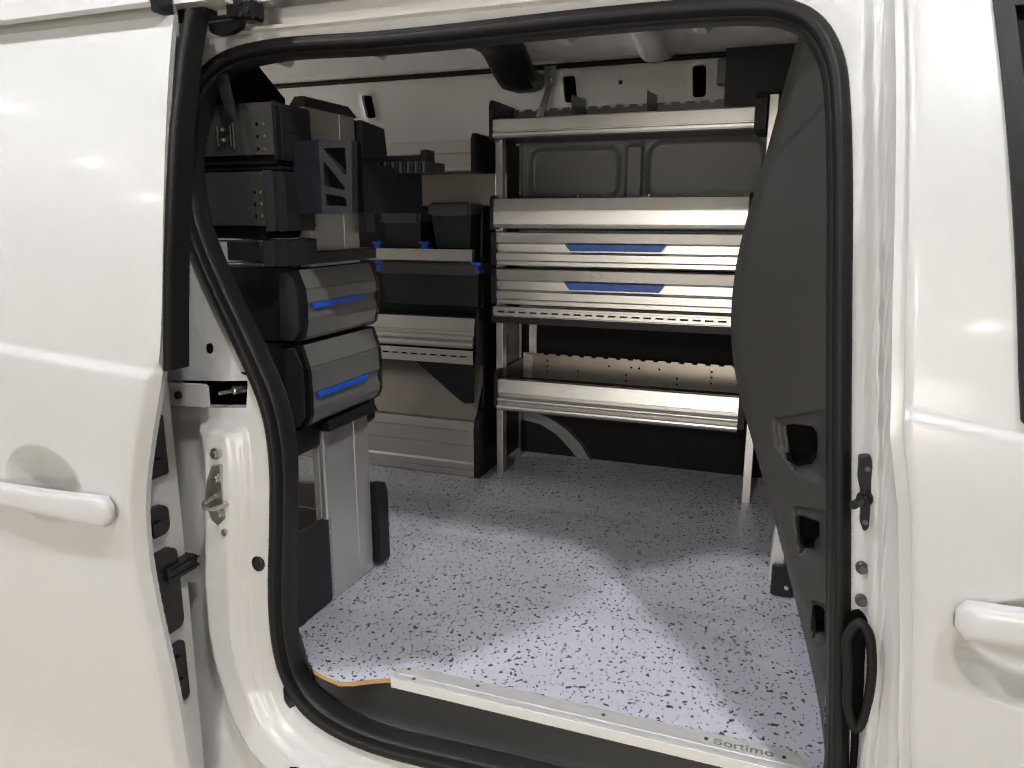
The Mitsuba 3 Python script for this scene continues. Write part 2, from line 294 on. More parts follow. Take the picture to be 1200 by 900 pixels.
# B pillar details
py = on(.128, .57)[1]
B = V + '__guide_pin'
obj(B, ext(rounded([(.131 + (x - .131) * 1.3, z) for x, z in [(.119, .634), (.131, .640), (.138, .61), (.144, .56), (.140, .53), (.133, .512), (.127, .53), (.126, .57), (.12, .60)]], .003), 'y', py - .014, py + .02), BLACK)
obj(B + '__pin', cat(cyl((.134, py - .006, .570), (-.5, -1, 0), .0125, .016), cyl((.127, py - .020, .570), (-.5, -1, 0), .0085, .012), cyl((.122, py - .030, .570), (-.5, -1, 0), .0068, .026)), SATIN, smooth=40)
obj(B + '__screw', cyl((.129, py - .010, .618), (0, -1, 0), .0045, .0055), STEEL, smooth=40)
obj(B + '__screw', cyl((.134, py - .010, .53), (0, -1, 0), .0045, .0055), STEEL, smooth=40)
for z, x in ((.452, .137), (.398, .141)):
    o = on(x, z); obj(V + '__pillar_bolt', cat(cyl((x, o[1] + .003, z), (0, -1, 0), .0105, .009), cyl((x, o[1] - .005, z), (0, -1, 0), .007, .007)), STEEL, smooth=40)
L = on(.145, .29)[1]
loop = [(.128, .366), (.137, .376), (.148, .366), (.158, .335), (.163, .29), (.163, .23), (.158, .195), (.150, .178), (.143, .190), (.132, .235), (.127, .30)]
tl, _ = splprep([np.r_[[p[0] for p in loop], loop[0][0]], np.r_[[p[1] for p in loop], loop[0][1]]], s=0, per=1)
lp = np.column_stack(splev(np.linspace(0, 1, 61)[:-1], tl))
obj(V + '__buffer_loop', tube([(a, L - .022 - .012 * ss(.2, .36, b), b) for a, b in lp], .0076, 12, closed=True), SEAL, smooth=60, label='black rubber loop low on the front pillar')
obj(V + '__buffer_loop__backing', ext(Polygon(lp).buffer(.004), 'y', L - .010, L + .02), VOID)
obj(V + '__cable', tube([(.150, L - .01, .18), (.152, L - .014, .15), (.154, L - .01, .10), (.154, L - .008, -.1)], .006), VOID, smooth=60)

# ---------------------------------------------------------------- sliding door, slid back along the body
SD = V + '__sliding_door'
def yd(z): return np.where(z > .6, 1.05 + .18 * ((z - .6) / .7) ** 2, 1.05 + .03 * ((z - .6) / .7) ** 2)
EDGE = [(-1.200, 1.395), (-1.135, 1.165), (-1.098, .931), (-1.098, .735), (-1.100, .712), (-1.110, .675), (-1.134, .611), (-1.164, .52), (-1.187, .42), (-1.197, .33), (-1.197, .25), (-1.190, .15), (-1.184, .05), (-1.181, -.05), (-1.19, -.25), (-1.195, -.45)]
et, _ = splprep(np.array(EDGE).T, s=2e-5); ed = np.column_stack(splev(np.linspace(0, 1, 120), et))
DE = Dist(ed, closed=False)
doorp = Polygon(list(ed) + [(-2.45, -.45), (-2.45, 1.395)])
HX, HZ = -1.435, .452
def crease(x): return .712 - .068 * (x + 1.1)
def y_door(x, z):
    y = yd(z); c = crease(x)
    y = y - .011 * ss(c + .008, c - .008, z) + .010 * ss(c - .02, c - .4, z)
    de = DE(x, z); lo = ss(.74, .70, z)
    y = y + .024 * np.clip(1 - de / .024, 0, 1) ** 1.4 * lo + .0028 * np.exp(-((de - .026) / .0035) ** 2) * lo - .0015 * np.exp(-((de - .017) / .006) ** 2) * lo
    e = ((x - HX) / .105) ** 2 + ((z - (HZ + .005)) / .082) ** 2
    return y + .05 * np.clip(1 - e, 0, 1) ** .85
obj(SD, sheet(doorp, y_door, .0065, rim=.012), WHITE, smooth=42, label='white sliding door pushed back on the left of the opening')
inner = Polygon(list(ed - [.013, 0]) + [(-2.5, -.45), (-2.5, 1.35)])
obj(SD + '__inner_panel', ext([(1.09, -.44), (1.185, -.44), (1.195, .30), (1.195, .72), (1.095, .72), (1.09, .3)], 'x', -2.4, -1.222), WHITE)
strip_c = [(-1.150, 1.405), (-1.128, 1.30), (-1.103, 1.165), (-1.083, 1.05), (-1.070, .931), (-1.064, .83), (-1.063, .722)]
def trim_strip():
    R = []
    for x, z in strip_c:
        y = float(yd(np.array(z))); R.append([(x + a, y + b, z) for a, b in [(-.021, .03), (-.022, .000), (-.0205, -.004), (-.0185, -.005), (-.017, -.002), (-.0145, -.002), (-.0115, .001), (-.0095, .005), (-.009, .012), (-.010, .05)]])
    return skin(np.array(R), caps=True)
obj(SD + '__edge_trim', trim_strip(), SEAL, smooth=35, label='black weatherstrip on the leading edge of the door')
def yi(z): return 1.10
def side_piece(y0, y1, z0, z1, t, x=-1.223, r=.006): return ext(rounded([(y0, z0), (y1, z0), (y1, z1), (y0, z1)], r), 'x', x - .01, x + t)
obj(SD + '__latch', cat(side_piece(1.095, 1.165, .47, .60, .010), side_piece(1.105, 1.150, .475, .51, .016)), SATIN)
obj(SD + '__latch', cat(side_piece(1.09, 1.15, .345, .41, .014, r=.02), side_piece(1.10, 1.13, .35, .38, .02)), SATIN)
obj(SD + '__latch', cat(side_piece(1.09, 1.16, .12, .31, .016, r=.02), side_piece(1.12, 1.205, .238, .272, .024), side_piece(1.13, 1.208, .262, .266, .028, r=.001), side_piece(1.13, 1.208, .244, .248, .028, r=.001)), SATIN)
obj(SD + '__latch', cat(side_piece(1.10, 1.16, -.06, .085, .010, r=.012), side_piece(1.115, 1.145, -.03, .0, .018), side_piece(1.115, 1.145, .03, .055, .018)), SATIN)
# handles: a rounded bar over the bowl
def handle_bar(x0, x1, zc0, zc1, yfun, hh0, hh1):
    R = []
    for t in np.linspace(0, 1, 26):
        x = x0 + (x1 - x0) * t; zc = zc0 + (zc1 - zc0) * t
        e0, e1 = min(1, (t / .04) ** .4 if t < .04 else 1), min(1, ((1 - t) / .04) ** .4 if t > .96 else 1)
        k = max(.45, e0 * e1); hh = (hh0 + (hh1 - hh0) * t) * k; th = .017 * k
        y = float(yfun(np.array([x]), np.array([zc]))[0]) - .012 - .010 * math.sin(math.pi * t)
        R.append([(x, y - th * np.sign(math.cos(a)) * abs(math.cos(a)) ** .5, zc + hh * np.sign(math.sin(a)) * abs(math.sin(a)) ** .62) for a in np.linspace(0, 2 * math.pi, 32, endpoint=False)])
    return skin(np.array(R))
def y_plain(x, z): return yd(z) - .005
obj(SD + '__handle', handle_bar(-1.66, -1.234, .434, .428, y_plain, .017, .0315), WHITE, smooth=50)
# roof side above the door, left
obj(V + '__roof_side', ext([(1.245, 1.412), (1.262, 1.408), (1.30, 1.42), (1.40, 1.43), (1.40, 1.47), (1.36, 1.52), (1.30, 1.50), (1.262, 1.45)], 'x', -2.5, -1.225), WHITE, smooth=30)
obj(V + '__roof_side__recess', bx(-2.5, -1.215, 1.298, 1.31, 1.36, 1.43, 0), WHITE)
obj(V + '__roof_side__end_cap', bx(-1.228, -1.212, 1.25, 1.30, 1.395, 1.46, .004), BLACK)

# ---------------------------------------------------------------- front door on the right
FD = V + '__front_door'
def y_front(x, z):
    y = yd(z) + .08
    c = .735 - .14 * (x - .155)
    y = y - .010 * ss(c + .007, c - .007, z) + .010 * ss(c - .02, c - .4, z)
    e = ((x - .36) / .105) ** 2 + ((z - .405) / .085) ** 2
    return y + .05 * np.clip(1 - e, 0, 1) ** .85
fe = [(.123, 1.37), (.127, 1.31), (.136, 1.18), (.142, 1.064), (.150, .9), (.160, .751), (.163, .70), (.183, .594), (.206, .40), (.222, .22), (.228, .18), (.236, -.45)]
win = [(.240, 1.30), (.258, 1.15), (.277, .98), (.296, .80), (.304, .742), (.9, .70), (.9, 1.30)]
fe = [(x - .0035, z) for x, z in fe]; FE = Dist(fe, closed=False)
obj(FD, sheet(Polygon(fe + [(1.2, -.45), (1.2, 1.37)]).difference(Polygon(win)), lambda x, z: y_front(x, z) + .006 * np.clip(1 - FE(x, z) / .008, 0, 1) ** 2, .0065, rim=.035), WHITE, smooth=42, label='white front door edge right of the opening')
obj(FD + '__shut_face', sheet(Polygon(fe).union(Polygon(fe)).buffer(0) if False else Polygon([(x - .016, z) for x, z in fe] + [(x + .02, z) for x, z in fe[::-1]]), lambda x, z: yd(z) + .08 + .016, .02), WHITE, smooth=True)
wf = Polygon(win).buffer(.010, join_style=1).difference(Polygon(win).buffer(-.014))
obj(FD + '__window_frame', sheet(wf, lambda x, z: yd(z) + .072, .01, rim=.03), SEAL, smooth=40)
obj(FD + '__window_pane', sheet(Polygon(win).buffer(.002), lambda x, z: yd(z) + .09, .03), GLASS, smooth=True)
obj(FD + '__inner_trim', cat(bx(.24, 1.2, 1.30, 1.33, -.4, .70, .01), bx(.225, .30, 1.36, 1.40, .6, 1.36, .02)), BLACK)
obj(FD + '__handle', handle_bar(.247, .55, .452, .468, lambda x, z: yd(z) + .075, .0265, .028), WHITE, smooth=50)
obj(V + '__head_lining', bx(.3, 1.2, 1.6, 2.9, 1.35, 1.37, 0), GREYLINE)
obj(V + '__cab_seat', cat(hull([(x, y, z) for x in (.42, .56) for y in (1.5, 1.95) for z in (.2, .9)] + [(.42, 1.6, 1.0), (.5, 1.85, 1.0)]), bx(.44, .55, 1.6, 1.85, 1.02, 1.2, .04)), BLACK)

# ---------------------------------------------------------------- inside of the van: floor, walls, roof
FB = V + '__floor_board'
fl = [(-2.4, 1.37), (-1.081, 1.371), (-1.03, 1.335), (-.985, 1.29), (-.955, 1.268), (-.92, 1.258), (-.875, 1.250), (-.845, 1.262), (-.81, 1.285), (-.775, 1.302), (.085, 1.302), (.118, 1.33), (.125, 1.40), (.25, 1.5), (.25, 3.02), (-2.4, 3.02)]
obj(FB, ext(fl, 'z', -.0015, 0), FLOOR, label='pale lavender floor with dark specks')
obj(FB + '__board_edge', ext(Polygon(fl).buffer(-.0008), 'z', -.013, -.002), PLYW, label='light plywood edge of the floor board')
SS = V + '__sill_strip'
sp = [(-.774, 1.304), (-.774, 1.331), (-.735, 1.353), (.055, 1.360), (.085, 1.348), (.103, 1.318), (.105, 1.304)]
obj(SS, cat(ext(sp, 'z', .0005, .003), bx(-.774, .105, 1.2985, 1.3035, -.022, .0025, .0008), bx(-.765, .10, 1.318, 1.3195, .0028, .0042, .0004)), ALUB, label='aluminium edging strip along the sill')
tm = meshkit.text_mesh('Sortimo', .0165, .0005, bold=True); w = tm.bounds[1][0] - tm.bounds[0][0]
tm.apply_scale([.112 / w, 1, 1]); tm.apply_transform(trimesh.transformations.rotation_matrix(math.radians(.6), [0, 0, 1])); tm.apply_translation([-.082, 1.3285, .0030])
obj(SS + '__lettering', tm, INK)
for x, y in ((-.75, 1.341), (-.722, 1.312), (-.58, 1.338), (-.30, 1.338), (-.094, 1.338), (.05, 1.336)):
    obj(SS + '__screw', cyl((x, y, .0028), (0, 0, 1), .0042, .0012), STEEL, smooth=40)
# step well
W_ = V + '__step_well'
prof = [(1.305, -.014), (1.300, -.03), (1.288, -.075), (1.278, -.092), (1.266, -.098), (1.262, -.094), (1.256, -.094), (1.252, -.1), (1.242, -.104), (1.235, -.112), (1.235, -.135), (1.31, -.135), (1.315, -.014)]
def well():
    R = [[(.16, y, z) for y, z in prof]]
    for a in np.linspace(0, 1, 12):
        x = -.86 - .14 * math.sin(a * math.pi / 2); k = 1 - math.cos(a * math.pi / 2)
        R.append([(x, y - .055 * k * (1 if y > 1.27 else .35), z + (.085 * k if z < -.05 else .0)) for y, z in prof])
    return skin(np.array(R))
obj(W_, well(), WELL, smooth=50)
obj(W_ + '__corner_block', hull([(-1.06, 1.36, .0), (-1.055, 1.36, .018), (-1.01, 1.30, .02), (-.975, 1.268, .012), (-.955, 1.26, .0), (-.96, 1.262, -.04), (-.99, 1.29, -.04), (-1.03, 1.33, -.02)]), SATIN)
obj(V + '__drain_slot', disc(-.945, -.196, .026, .012, .002), VOID)
obj(V + '__underbody', bx(-2.4, 1.2, 1.28, 3.0, -.22, -.14, 0), VOID)
# far wall with pressings
WALL = V + '__far_wall'
def rrect(x0, x1, z0, z1, r): return Polygon([(x0, z0), (x1, z0), (x1, z1), (x0, z1)]).buffer(-r).buffer(r, quad_segs=6)
slots = [rrect(-1.738, -1.69, 1.408, 1.493, .012), rrect(-.868, -.818, 1.425, 1.515, .012), rrect(-.392, -.345, 1.42, 1.52, .012)]
SLD = [Dist(np.array(s.exterior.coords)) for s in slots]
def y_wall(x, z):
    y = 2.93 - .10 * np.clip((z - 1.30) / .27, 0, 1) ** 1.5
    y = y + .03 * ss(1.30, 1.27, z) - .02 * ss(1.545, 1.56, z)
    for s in SLD: y = y - .006 * ss(.014, .006, s(x, z))
    return y
hole = Point(-.652, 1.484).buffer(.008)
wp = Polygon([(-2.4, .6), (.3, .6), (.3, 1.60), (-2.4, 1.60)])
for s in slots + [hole]: wp = wp.difference(s)
obj(WALL, sheet(wp, y_wall, .014, rim=.02), PRIMER, smooth=40, label='pale grey painted upper side wall inside the van')
obj(V + '__wall_cavity', bx(-2.4, .3, 2.985, 3.0, .0, 1.60, 0), VOID)
def y_lower(x, z):
    r = np.sqrt(((x + 1.25) / .62) ** 2 + (z / .62) ** 2)
    return 3.02 - .0 * r
obj(V + '__lower_lining', bx(-2.4, .3, 2.97, 2.984, 0, .66, 0), MAT)
obj(V + '__wheel_arch_edge', ext([(-1.14, .205), (-1.02, .198), (-.93, .172), (-.85, .125), (-.79, .07), (-.745, .002), (-.80, .002), (-.84, .05), (-.90, .105), (-.97, .14), (-1.06, .155), (-1.14, .155)], 'y', 2.935, 2.969), GREYLINE)
# grey window blank panel between the shelves
pan = [rrect(-1.01, -.655, 1.075, 1.262, .045), rrect(-.545, -.13, 1.06, 1.275, .055)]
PD = [Dist(np.array(p.exterior.coords)) for p in pan]
def y_pan(x, z):
    y = 2.905 + 0 * x
    for p, D in zip(pan, PD):
        ins = shapely.contains_xy(p, x, z); d = np.where(ins, D(x, z), -D(x, z)); y = y + .016 * ss(-.006, .008, d)
    y = y - .022 * ss(.034, .026, np.abs(x + .592)) * ss(1.27, 1.255, z)
    return y
obj(V + '__window_blank', sheet(Polygon([(-1.2, .95), (.1, .95), (.1, 1.305), (-1.2, 1.305)]), y_pan, .008, rim=.01), GREYLINE, smooth=40, label='grey lining panel with two pressed rounded fields')
obj(V + '__dark_lining', cat(ext([(2.79, 1.34), (2.86, 1.34), (2.82, 1.56), (2.75, 1.56)], 'x', -.27, .3)), BLACK)
obj(V + '__dark_lining__cover', rrect_m if False else ext(rrect(-.300, -.268, 1.445, 1.525, .004), 'y', 2.79, 2.84), GREYLINE)
# roof lining, ribs and bows
CE = V + '__ceiling'
yy = np.linspace(1.36, 2.95, 60)
def zc(y): return 1.50 + .10 * np.sin(np.clip((y - 1.42) / 1.46, 0, 1) * math.pi) ** .6 * (y < 2.88) + .055 * ss(2.7, 2.9, y) + .010 * np.sin(y * 18) * ss(1.5, 1.7, y)
obj(CE, ext(Polygon([(y, z) for y, z in zip(yy, zc(yy))] + [(y, z + .01) for y, z in zip(yy[::-1], zc(yy[::-1]))]), 'x', -2.4, .4), PRIMER, smooth=35)
obj(CE + '__gutter_seal', tube([(-2.4, 2.83, 1.545), (.3, 2.83, 1.545)], .010), SEAL, smooth=60)
for x in (-1.85, -1.45, -.75, -.32):
    obj(CE + '__pressing', bx(x - .03, x + .03, 1.8, 2.55, 1.55, 1.585, .02), PRIMER)
def bow(xc, w, mat, name, drop, th=.028, rough=30):
    R = []
    for t in np.linspace(0, 1, 30):
        y = 1.36 + 1.47 * t
        z = float(zc(np.array(min(y, 2.8)))) - .012 - drop * ss(.80, 1.0, t) - .01
        R.append([(xc + a, y, z + b) for a, b in [(-w, .03), (-w, 0), (-w * .8, -th * .7), (-w * .45, -th), (w * .45, -th), (w * .8, -th * .7), (w, 0), (w, .03)]])
    obj(name, skin(np.array(R)), mat, smooth=rough)
bow(-1.0, .075, BLACK, CE + '__crossbar', .055)
bow(-.5, .045, PRIMER, CE + '__crossbar', -.01, .012)
# closing walls
obj(V + '__rear_frame', cat(bx(-2.44, -2.40, 1.25, 1.46, -.2, 1.65, .01), bx(-2.44, -2.40, 2.86, 3.06, -.2, 1.65, .01), bx(-2.44, -2.40, 1.4, 2.9, 1.50, 1.65, .01)), WHITE)
obj(V + '__partition', bx(.26, .28, 1.34, 3.0, -.2, 1.66, 0), BLACK)
obj(V + '__outer_far_side', bx(-2.5, 1.2, 3.03, 3.06, -.45, 1.58, 0), WHITE)
obj(V + '__pillar_lining', cat(bx(-2.4, -1.31, 1.36, 1.37, -.1, 1.5, 0), bx(-2.4, -1.1, 1.30, 1.37, 1.42, 1.52, 0)), PRIMER)

# dark trim of the front pillar with pockets
PT = V + '__pillar_trim'
lefte = [(-.022, 1.32), (-.049, 1.215), (-.073, 1.085), (-.104, .944), (-.113, .814), (-.098, .696), (-.049, .561), (-.002, .424), (.054, .266), (.098, .122), (.125, -.02)]
lt, _ = splprep(np.array(lefte).T, s=1e-5); le = np.column_stack(splev(np.linspace(0, 1, 60), lt))
righte = [(.128, -.02), (.112, .1), (.10, .3), (.086, .5), (.07, .7), (.055, .95), (.038, 1.15), (.02, 1.24), (-.01, 1.31)]
tp = Polygon(list(le) + righte).buffer(0)
pockets = [[(.008, .628), (.018, .634), (.048, .640), (.056, .632), (.061, .585), (.052, .570), (.032, .563), (.020, .572)], [(.043, .466), (.072, .470), (.077, .43), (.070, .416), (.056, .413), (.048, .422)], [(.080, .308), (.094, .312), (.098, .262), (.088, .262)]]
FRM = [[(-.016, .640), (.066, .684), (.077, .55), (.030, .556), (-.006, .588)], [(.030, .488), (.082, .505), (.088, .408), (.050, .400)], [(.072, .325), (.0975, .330), (.102, .25), (.082, .25)]]
FRP = [Polygon(p) for p in FRM]; FRD = [Dist(np.array(p)) for p in FRM]
PKD = [Dist(np.array(p)) for p in pockets]; LD = Dist(le, closed=False)
for p in pockets: tp = tp.difference(Polygon(p).buffer(.002))
def xr(z): return np.interp(z, [p[1] for p in righte], [p[0] for p in righte])
def y_trim(x, z):
    y = 1.325 + ss(.9, 1.3, z) * .075 + (xr(z) - x) * .95
    d = LD(x, z); y = y + .05 * np.clip(1 - d / .022, 0, 1) ** 2
    for k, D in enumerate(PKD):
        ins = shapely.contains_xy(FRP[k], x, z); q = np.where(ins, 1, -1) * FRD[k](x, z); y = y + .016 * ss(-.004, .008, q) + .010 * ss(.006, .0, D(x, z))
    y = y + .022 * ss(-.004, .01, z - 1.135 - 1.0 * (x + .02)) 
    return y
obj(PT, sheet(tp, y_trim, .005, rim=.09), TRIM, smooth=42, label='dark grained trim panel inside the front edge of the opening')
for p in pockets:
    c = np.mean(p, axis=0); y0 = float(y_trim(np.array([c[0]]), np.array([c[1]]))[0])
    P_ = Polygon(p)
    obj(PT + '__pocket', cat(ext(P_.buffer(.012), 'y', y0 + .05, y0 + .056), ext(P_.buffer(.008).difference(P_.buffer(-.001)).intersection(sbox(-1, c[1] - .05, 1, c[1] - .022)), 'y', y0 + .012, y0 + .05)), VOID)

# ---------------------------------------------------------------- shelving: profiles seen from the front (extruded along x)
def lipA(y, z0, z1):
    h = z1 - z0; return [(y + .005, z1), (y + .001, z1 - .004), (y, z0 + .37 * h), (y + .004, z0 + .35 * h), (y + .004, z0 + .31 * h), (y - .001, z0 + .29 * h), (y - .005, z0 + .24 * h), (y - .005, z0 + .12 * h), (y - .002, z0 + .03 * h), (y + .002, z0), (y + .02, z0), (y + .02, z0 + .02), (y + .012, z0 + .03), (y + .012, z1)]
def lipB(y, z0, z1):
    h = z1 - z0; m = z0 + .58 * h
    return [(y + .012, z1), (y + .008, z1 - .002), (y + .001, m + .003), (y + .004, m + .0015), (y + .004, m - .0005), (y, m - .002), (y, z0 + .14 * h), (y + .004, z0 + .04 * h), (y + .008, z0), (y + .03, z0), (y + .03, z1)]
def drawer_front(y, z0, z1):
    h = z1 - z0; return [(y + .006, z1), (y - .002, z1 - .003), (y - .003, z1 - .006), (y + .003, z0 + .70 * h), (y + .005, z0 + .67 * h), (y + .016, z0 + .66 * h), (y + .019, z0 + .64 * h), (y + .019, z0 + .42 * h), (y + .012, z0 + .40 * h), (y + .002, z0 + .385 * h), (y - .001, z0 + .36 * h),
                         (y - .001, z0 + .17 * h), (y + .003, z0 + .13 * h), (y + .003, z0 + .02 * h), (y + .006, z0), (y + .04, z0), (y + .04, z1)]
def lipC(y, z0, z1):
    h = z1 - z0; P = [(y + .022, z1), (y + .018, z1 - .002), (y + .008, z0 + .58 * h), (y + .012, z0 + .56 * h), (y + .012, z0 + .47 * h)]
    for c, r, yo in ((.355, .075, .0), (.13, .10, -.004)):
        for a in np.linspace(80, -80, 7): P.append((y + yo + .008 - .010 * math.cos(math.radians(a)), z0 + (c + r * math.sin(math.radians(a))) * h))
        P.append((y + yo + .010, z0 + (c - r - .02) * h))
    return P + [(y + .01, z0), (y + .04, z0), (y + .04, z1)]
def side_plate(y0, y1, z0, z1, x0, x1, slope=.0, mat_r=.004):
    return ext(rounded([(y0, z0), (y1, z0), (y1, z1 - slope), (y0 + .05, z1), (y0 + .012, z1), (y0, z1 - .02)], .003), 'x', x0, x1)
def perf_strip(x0, x1, y, z0, z1, pitch=.05, notch=True):
    p = sbox(x0, z0, x1, z1)
    if notch:
        for x in np.arange(x0 + .03, x1 - .02, pitch): p = p.difference(sbox(x - .010, z1 - .008, x + .010, z1 + .01))
    return ext(p, 'y', y, y + .0015)
# --- the large rack on the far wall
R1 = 'shelving_rack'
thing(R1, 'wide aluminium shelving rack with two blue-handled drawers against the far wall', 'shelving rack')
X0, X1, YF, YB = -1.045, -.157, 2.60, 2.90
for x0, x1, y0, z1 in ((-1.062, -1.034, 2.665, 1.28), (-.119, -.090, 2.675, 1.385)):
    obj(R1 + '__post', cat(ext(rounded([(x0, y0), (x1, y0), (x1, y0 + .04), (x0, y0 + .04)], .002), 'z', 0, z1), bx((x0 + x1) / 2 - .002, (x0 + x1) / 2 + .002, y0 - .0006, y0 + .01, 0, z1, 0) if False else None), ALU)
    obj(R1 + '__post', bx(x0, x1 - .006, 2.87, 2.90, 0, min(z1, 1.28), .002), ALU)
    obj(R1 + '__side_panel', cat(bx(x0 + .004, x0 + .020, y0 + .041, 2.868, .05, min(z1, 1.27), 0)), BLACK)
obj(R1 + '__post_cap', bx(-.122, -.087, 2.668, 2.72, 1.386, 1.40, .004), BLACK)
obj(R1 + '__post', bx(-1.02, -.985, 2.93, 2.96, .43, .62, .002), ALU)
obj(R1 + '__foot', cyl((-1.01, 2.70, 0), (0, 0, 1), .008, .012), ZINC, smooth=40)
obj(R1 + '__foot', cyl((-.135, 2.66, 0), (0, 0, 1), .008, .02), ZINC, smooth=40)
# top shelf
s = R1 + '__shelf'
obj(s, cat(bx(X0, X1, YF + .02, 2.82, 1.276, 1.28, 0), perf_strip(X0, X1, 2.82, 1.28, 1.398)), STEEL)
obj(s + '__front_lip', ext(lipA(YF, 1.275, 1.342), 'x', X0, X1), ALU)
obj(s + '__end_plate', side_plate(YF - .004, 2.84, 1.27, 1.405, X0 - .013, X0 - .001, .0), BLACK)
obj(s + '__end_plate', side_plate(YF - .004, 2.84, 1.27, 1.385, X1 + .001, X1 + .034, .0), BLACK)
for x in (-.765, -.505):
    obj(s + '__divider', cat(ext([(YF + .03, 1.283), (2.815, 1.283), (2.815, 1.422), (YF + .05, 1.412), (YF + .03, 1.415)], 'x', x, x + .0015), bx(x + .002, x + .006, YF + .05, 2.80, 1.33, 1.336, 0), bx(x + .002, x + .006, YF + .05, 2.80, 1.35, 1.356, 0)), STEEL)
# open bin shelf
s = R1 + '__shelf_001'
obj(s, cat(bx(X0, X1, YF + .03, 2.86, .965, .97, 0), perf_strip(X0, X1, 2.865, .97, 1.085)), STEEL)
obj(s + '__front_lip', ext(lipB(YF, .962, 1.068), 'x', X0, X1), ALU)
obj(s + '__end_plate', side_plate(YF - .002, 2.87, .957, 1.078, X0 - .013, X0 - .001), BLACK)
obj(s + '__end_plate', side_plate(YF - .002, 2.87, .957, 1.078, X1 + .001, X1 + .014), BLACK)
for x in (-.735, -.485): obj(s + '__divider', bx(x, x + .002, YF + .02, 2.86, .975, 1.078, 0), ALU)
# drawers
for i, (z0, z1) in enumerate(((.828, .949), (.685, .818))):
    d = obj(R1 + '__drawer', bx(X0 + .012, X1 - .012, YF + .042, 2.86, z0 + .01, z1 - .01, 0), STEEL, label=['upper of the two drawers with a blue grip', 'lower of the two drawers with a blue grip'][i])
    obj(d + '__front', ext(drawer_front(YF, z0, z1), 'x', X0 + .012, X1 - .008), ALU)
    h = z1 - z0; zt, zb = z0 + .655 * h, z0 + .47 * h
    hp = hull([(-.772, YF - .004, zt), (-.415, YF - .004, zt), (-.432, YF - .006, zb), (-.752, YF - .006, zb), (-.765, YF + .018, zt), (-.422, YF + .018, zt), (-.44, YF + .018, zb), (-.745, YF + .018, zb)])
    obj(d + '__handle', hp, BLUED, label='blue grip of the drawer')
    obj(d + '__end_cap', ext(rounded([(YF + .004, z0), (YF + .05, z0), (YF + .05, z1), (YF + .012, z1), (YF + .002, z1 - .03)], .003), 'x', X0 - .012, X0 + .0115), BLACK)
    obj(d + '__end_cap', ext(rounded([(YF + .004, z0), (YF + .05, z0), (YF + .05, z1), (YF + .012, z1), (YF + .002, z1 - .03)], .003), 'x', X1 - .0075, X1 + .012), BLACK)
rail = sbox(X0, .629, X1 + .0, .676)
slot_rail = sbox(X0, .646, X1, .676)
for x in np.arange(X0 + .03, X1 - .01, .042): slot_rail = slot_rail.difference(sbox(x - .014, .655, x + .014, .6615))
obj(R1 + '__slot_rail', cat(ext(slot_rail, 'y', YF - .004, YF), bx(X0, X1, YF - .0055, YF + .0, .668, .678, .002), bx(X0, X1, YF - .0055, YF + .02, .640, .6455, .002)), ALU, label='slotted aluminium rail below the drawers')
obj(R1 + '__slot_rail__backing', cat(bx(X0 - .01, X1 + .01, YF + .002, YF + .03, .615, .675, 0), bx(X0 - .01, X1 + .01, YF + .03, 2.86, .612, .622, 0)), BLACK)
# lower tray
s = R1 + '__tray'
obj(s, cat(bx(X0 + .008, X1 + .003, YF + .042, 2.905, .343, .348, 0)), MAT)
ZT = .40
obj(s + '__front_lip', ext(lipC(YF, .275, .398), 'x', X0 + .012, X1 + .010), ALU)
bp = sbox(X0 + .01, .32, X1 + .03, .452)
for x in np.arange(X0 + .06, X1, .05): bp = bp.difference(sbox(x - .010, .446, x + .010, .46))
for x, zs in ((-.93, (.36, .383, .405)), (-.27, (.36, .383, .405)), (-.80, (.345, .37)), (-.60, (.345, .37)), (-.40, (.345, .37)), (-.67, (.40,)), (-.58, (.40,)), (-.55, (.40,)), (-.47, (.40,))):
    for z in zs: bp = bp.difference(sbox(x - .004, z + .014, x + .004, z + .022))
obj(s + '__back_plate', ext(bp, 'y', 2.905, 2.908), BACKP)
obj(s + '__back_plate__corner_tab', ext(sbox(X0 + .012, .345, X0 + .05, .445).difference(shapely.union_all([sbox(X0 + a, c, X0 + a + .006, c + .006) for a in (.020, .036) for c in (.365, .392, .418)])), 'y', 2.899, 2.9025), ALU)
obj(s + '__end_plate', side_plate(YF + .004, 2.90, .285, .43, X0 - .003, X0 + .011), BLACK)
obj(s + '__end_plate', side_plate(YF + .004, 2.90, .285, .43, X1 + .011, X1 + .030), BLACK)
# bracket fixing the rack to the wall
thing('wall_bracket', 'small zinc bracket with holes fixing the tall rack to the upper wall', 'bracket')
wb = sbox(-.925, 1.475, -.882, 1.545)
for a in (1.488, 1.51, 1.532): wb = wb.difference(sbox(-.908, a - .005, -.898, a + .005))
obj('wall_bracket', ext(wb, 'y', 2.815, 2.822), ZINC)
obj('wall_bracket__strut', hull([(-.915, 2.815, 1.48), (-.89, 2.815, 1.48), (-.915, 2.822, 1.48), (-.89, 2.822, 1.48), (-.955, 2.80, 1.36), (-.925, 2.80, 1.36), (-.955, 2.807, 1.36), (-.925, 2.807, 1.36)]), ZINC)
obj('wall_bracket__bolt', cyl((-.903, 2.815, 1.50), (0, -1, 0), .008, .008), ZINC, smooth=40)

